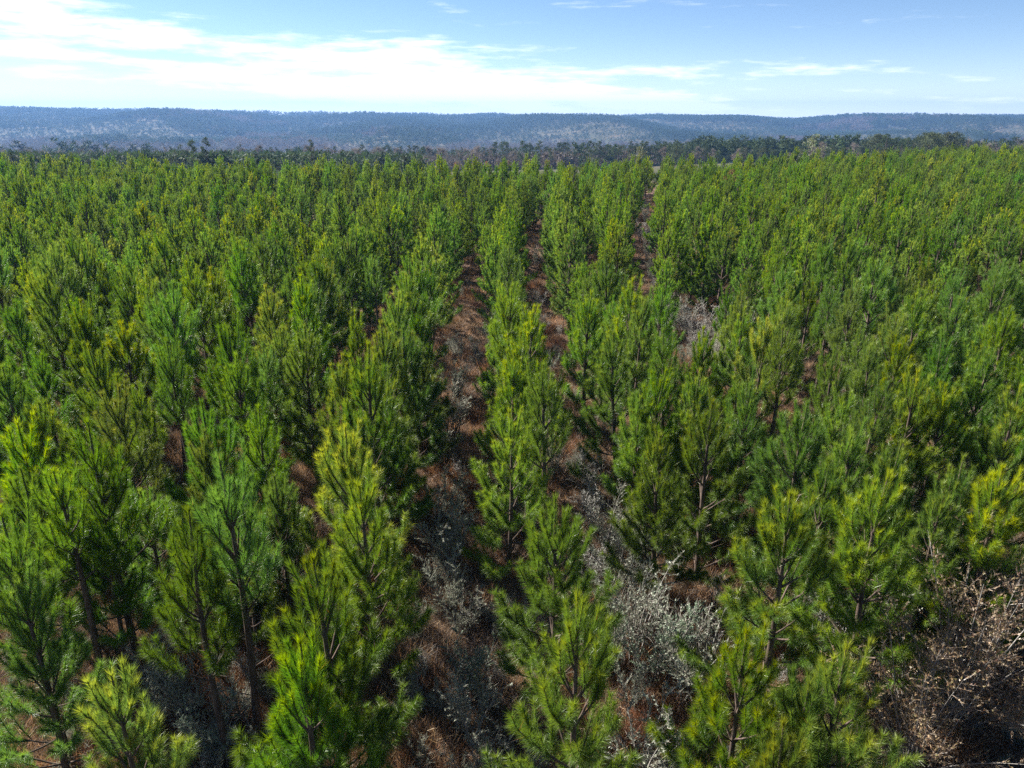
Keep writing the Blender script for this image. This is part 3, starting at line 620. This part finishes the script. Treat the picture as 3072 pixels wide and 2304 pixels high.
# ------------------------------------------------------------------ far woods: one mass each
def far_tree(seed, kind, h, w, n, leaf, cols):
    tm, cm, h0 = clump_tree(seed, kind, h, w, n, leaf, cols, 0.25 if kind != 'bare' else 0.15, nclump=8)
    return cm, h
FBARE = [(0.14, 0.115, 0.11), (0.17, 0.14, 0.13), (0.12, 0.10, 0.10)]
DKC = [(0.035, 0.055, 0.03), (0.045, 0.065, 0.03)]
FAR = dict(pine=[far_tree(81, 'pine', 13, 7, 170, 1.5, DKC), far_tree(82, 'pine', 13, 6, 150, 1.4, PINEC)],
           bare=[far_tree(83, 'bare', 10, 8, 150, 0.8, FBARE), far_tree(84, 'oak', 9, 8, 130, 1.1, FBARE)],
           young=[far_tree(85, 'pine', 5, 4.6, 120, 1.0, [(0.062, 0.095, 0.048), (0.055, 0.085, 0.042), (0.075, 0.085, 0.055)])],
           rust=[far_tree(86, 'oak', 9, 8, 130, 1.1, [(0.20, 0.12, 0.08)] + FBARE)])
fsrc = []; FLOOK = dict(pine='dark pine', bare='leafless grey tree', young='short green pine', rust='rust-tinged tree')
spots = [(-150, 620), (-60, 640), (40, 610), (120, 660), (200, 630), (-240, 650)]
q = 0
for k in ('pine', 'bare', 'young', 'rust'):
    for cm, h in FAR[k]:
        x, y = spots[q]; o = link('valley_tree', cm, None, (x, y, float(ground_z(x, y))))
        tag(o, 'small %s on the valley floor, %s of six valley trees from the left' % (FLOOK[k], ordinal(1 + sorted(spots).index(spots[q]))), 'tree', 'trees on the valley floor'); fsrc.append([o]); q += 1
rf = np.random.default_rng(99)
def fbm(x, y, s, seed):
    r = np.random.default_rng(seed); v = 0; a = 1.0
    for o in range(4):
        ph = r.uniform(0, 6.28, 6); th = r.uniform(0, 6.28, 3); fq = s * 2 ** o
        for t, p1 in zip(th, ph): v = v + a * np.sin((x * math.cos(t) + y * math.sin(t)) * fq + p1 + 1.2 * np.sin((x * math.sin(t * 1.7) + y * math.cos(t * 2.3)) * fq * 0.7 + ph[5]))
        a *= 0.55
    return v / 3
n = 85000
fy = np.sqrt(rf.uniform(430 ** 2, 2850 ** 2, n)); n0 = 9000; fy[:n0] = np.sqrt(rf.uniform(105 ** 2, 440 ** 2, n0)); fx = rf.uniform(-1, 1, n) * 0.8 * fy
gz = ground_z(fx, fy); f1 = fbm(fx, fy, 0.005, 1); f2 = fbm(fx, fy, 0.006, 2); f3 = fbm(fx, fy, 0.03, 3)
lowl = 1 - smooth(-41, -33, gz)                                    # bottomland hardwoods
typ = np.where(lowl * 1.4 + 0.5 * f1 + 0.25 * f3 > 0.92, 2, 0)                         # 2: leafless, 0: pine
typ = np.where((typ == 0) & (f2 > 0.25), 4, typ)                                        # 4: young plantation
typ = np.where((typ == 0) & (f1 + 0.6 * f3 > 0.75), 2, typ)
typ = np.where((typ == 2) & (f3 + 0.5 * f2 > 0.7), 5, typ)                              # 5: rust
mid = fy < 440; mid_t = np.where(fx < -0.12 * fy, np.where(f3 > 0.35, 2, 4), np.where(f1 + f3 > 0.9, 2, 0)); typ = np.where(mid, mid_t, typ)
pick = np.where(typ == 0, rf.integers(0, 2, n), np.where(typ == 2, 2 + (rf.random(n) < 0.4), typ))
fs = rf.uniform(0.75, 1.3, n) * np.where(mid, np.where(typ != 4, 0.62, 0.8), 1.0)
clear = ((fx - 190) / 60) ** 2 + ((fy - 1650) / 40) ** 2 < 1
rim = fy < edge_y(fx) + 55; fs = fs * np.where(rim, 0.45, 1.0) * np.where(fy > 440, np.clip(0.95 + 0.3 * f1, 0.65, 1.4), 1.0)
typ = np.where(rim & mid, np.where(f3 > 0.7, 2, 4), typ); pick = np.where(rim & mid, np.where(typ == 2, 2, 4), pick)
keep = (fy > edge_y(fx) + 4) & ~((fy < 300) & (typ != 4) & ~rim) & ~clear & ~((typ == 0) & (f3 < -1.1))
far_names = [('far_pine_wood', 0, 'dark blue-green pine woods on the hillside across the valley'), ('far_leafless_wood', 2, 'purple-grey leafless woods along the valley floor'), ('far_young_plantation', 4, 'smooth green blocks of young pine on the far hillside'), ('far_rust_wood', 5, 'rust-tinged woods scattered on the far slopes')]
for nm, t, lab in far_names:
    mk = keep & (typ == t); o = instances(nm, np.c_[fx, fy, gz][mk], fsrc, pick[mk], rf.uniform(0, 6.28, mk.sum()), fs[mk] * 1.15, fs[mk]); tag(o, lab, 'far woods', kind='stuff')

# ------------------------------------------------------------------ haze
hz = bpy.data.materials.new('haze_air'); hz.use_nodes = True; hz.node_tree.nodes.clear()
ho = hz.node_tree.nodes.new('ShaderNodeOutputMaterial'); hv = hz.node_tree.nodes.new('ShaderNodeVolumePrincipled')
hv.inputs['Color'].default_value = (0.18, 0.36, 0.72, 1); hv.inputs['Density'].default_value = 0.00021; hv.inputs['Anisotropy'].default_value = 0.2
hz.node_tree.links.new(hv.outputs[0], ho.inputs['Volume'])
x0, x1, y0, y1, z0, z1 = -4000, 4000, -400, 4000, -90, 75
hvts = [(x, y, z) for z in (z0, z1) for y in (y0, y1) for x in (x0, x1)]
hfcs = [(0, 2, 3, 1), (4, 5, 7, 6), (0, 1, 5, 4), (2, 6, 7, 3), (0, 4, 6, 2), (1, 3, 7, 5)]
ho_ = link('haze', make_mesh('haze', hvts, hfcs, hz)); tag(ho_, kind='stuff')
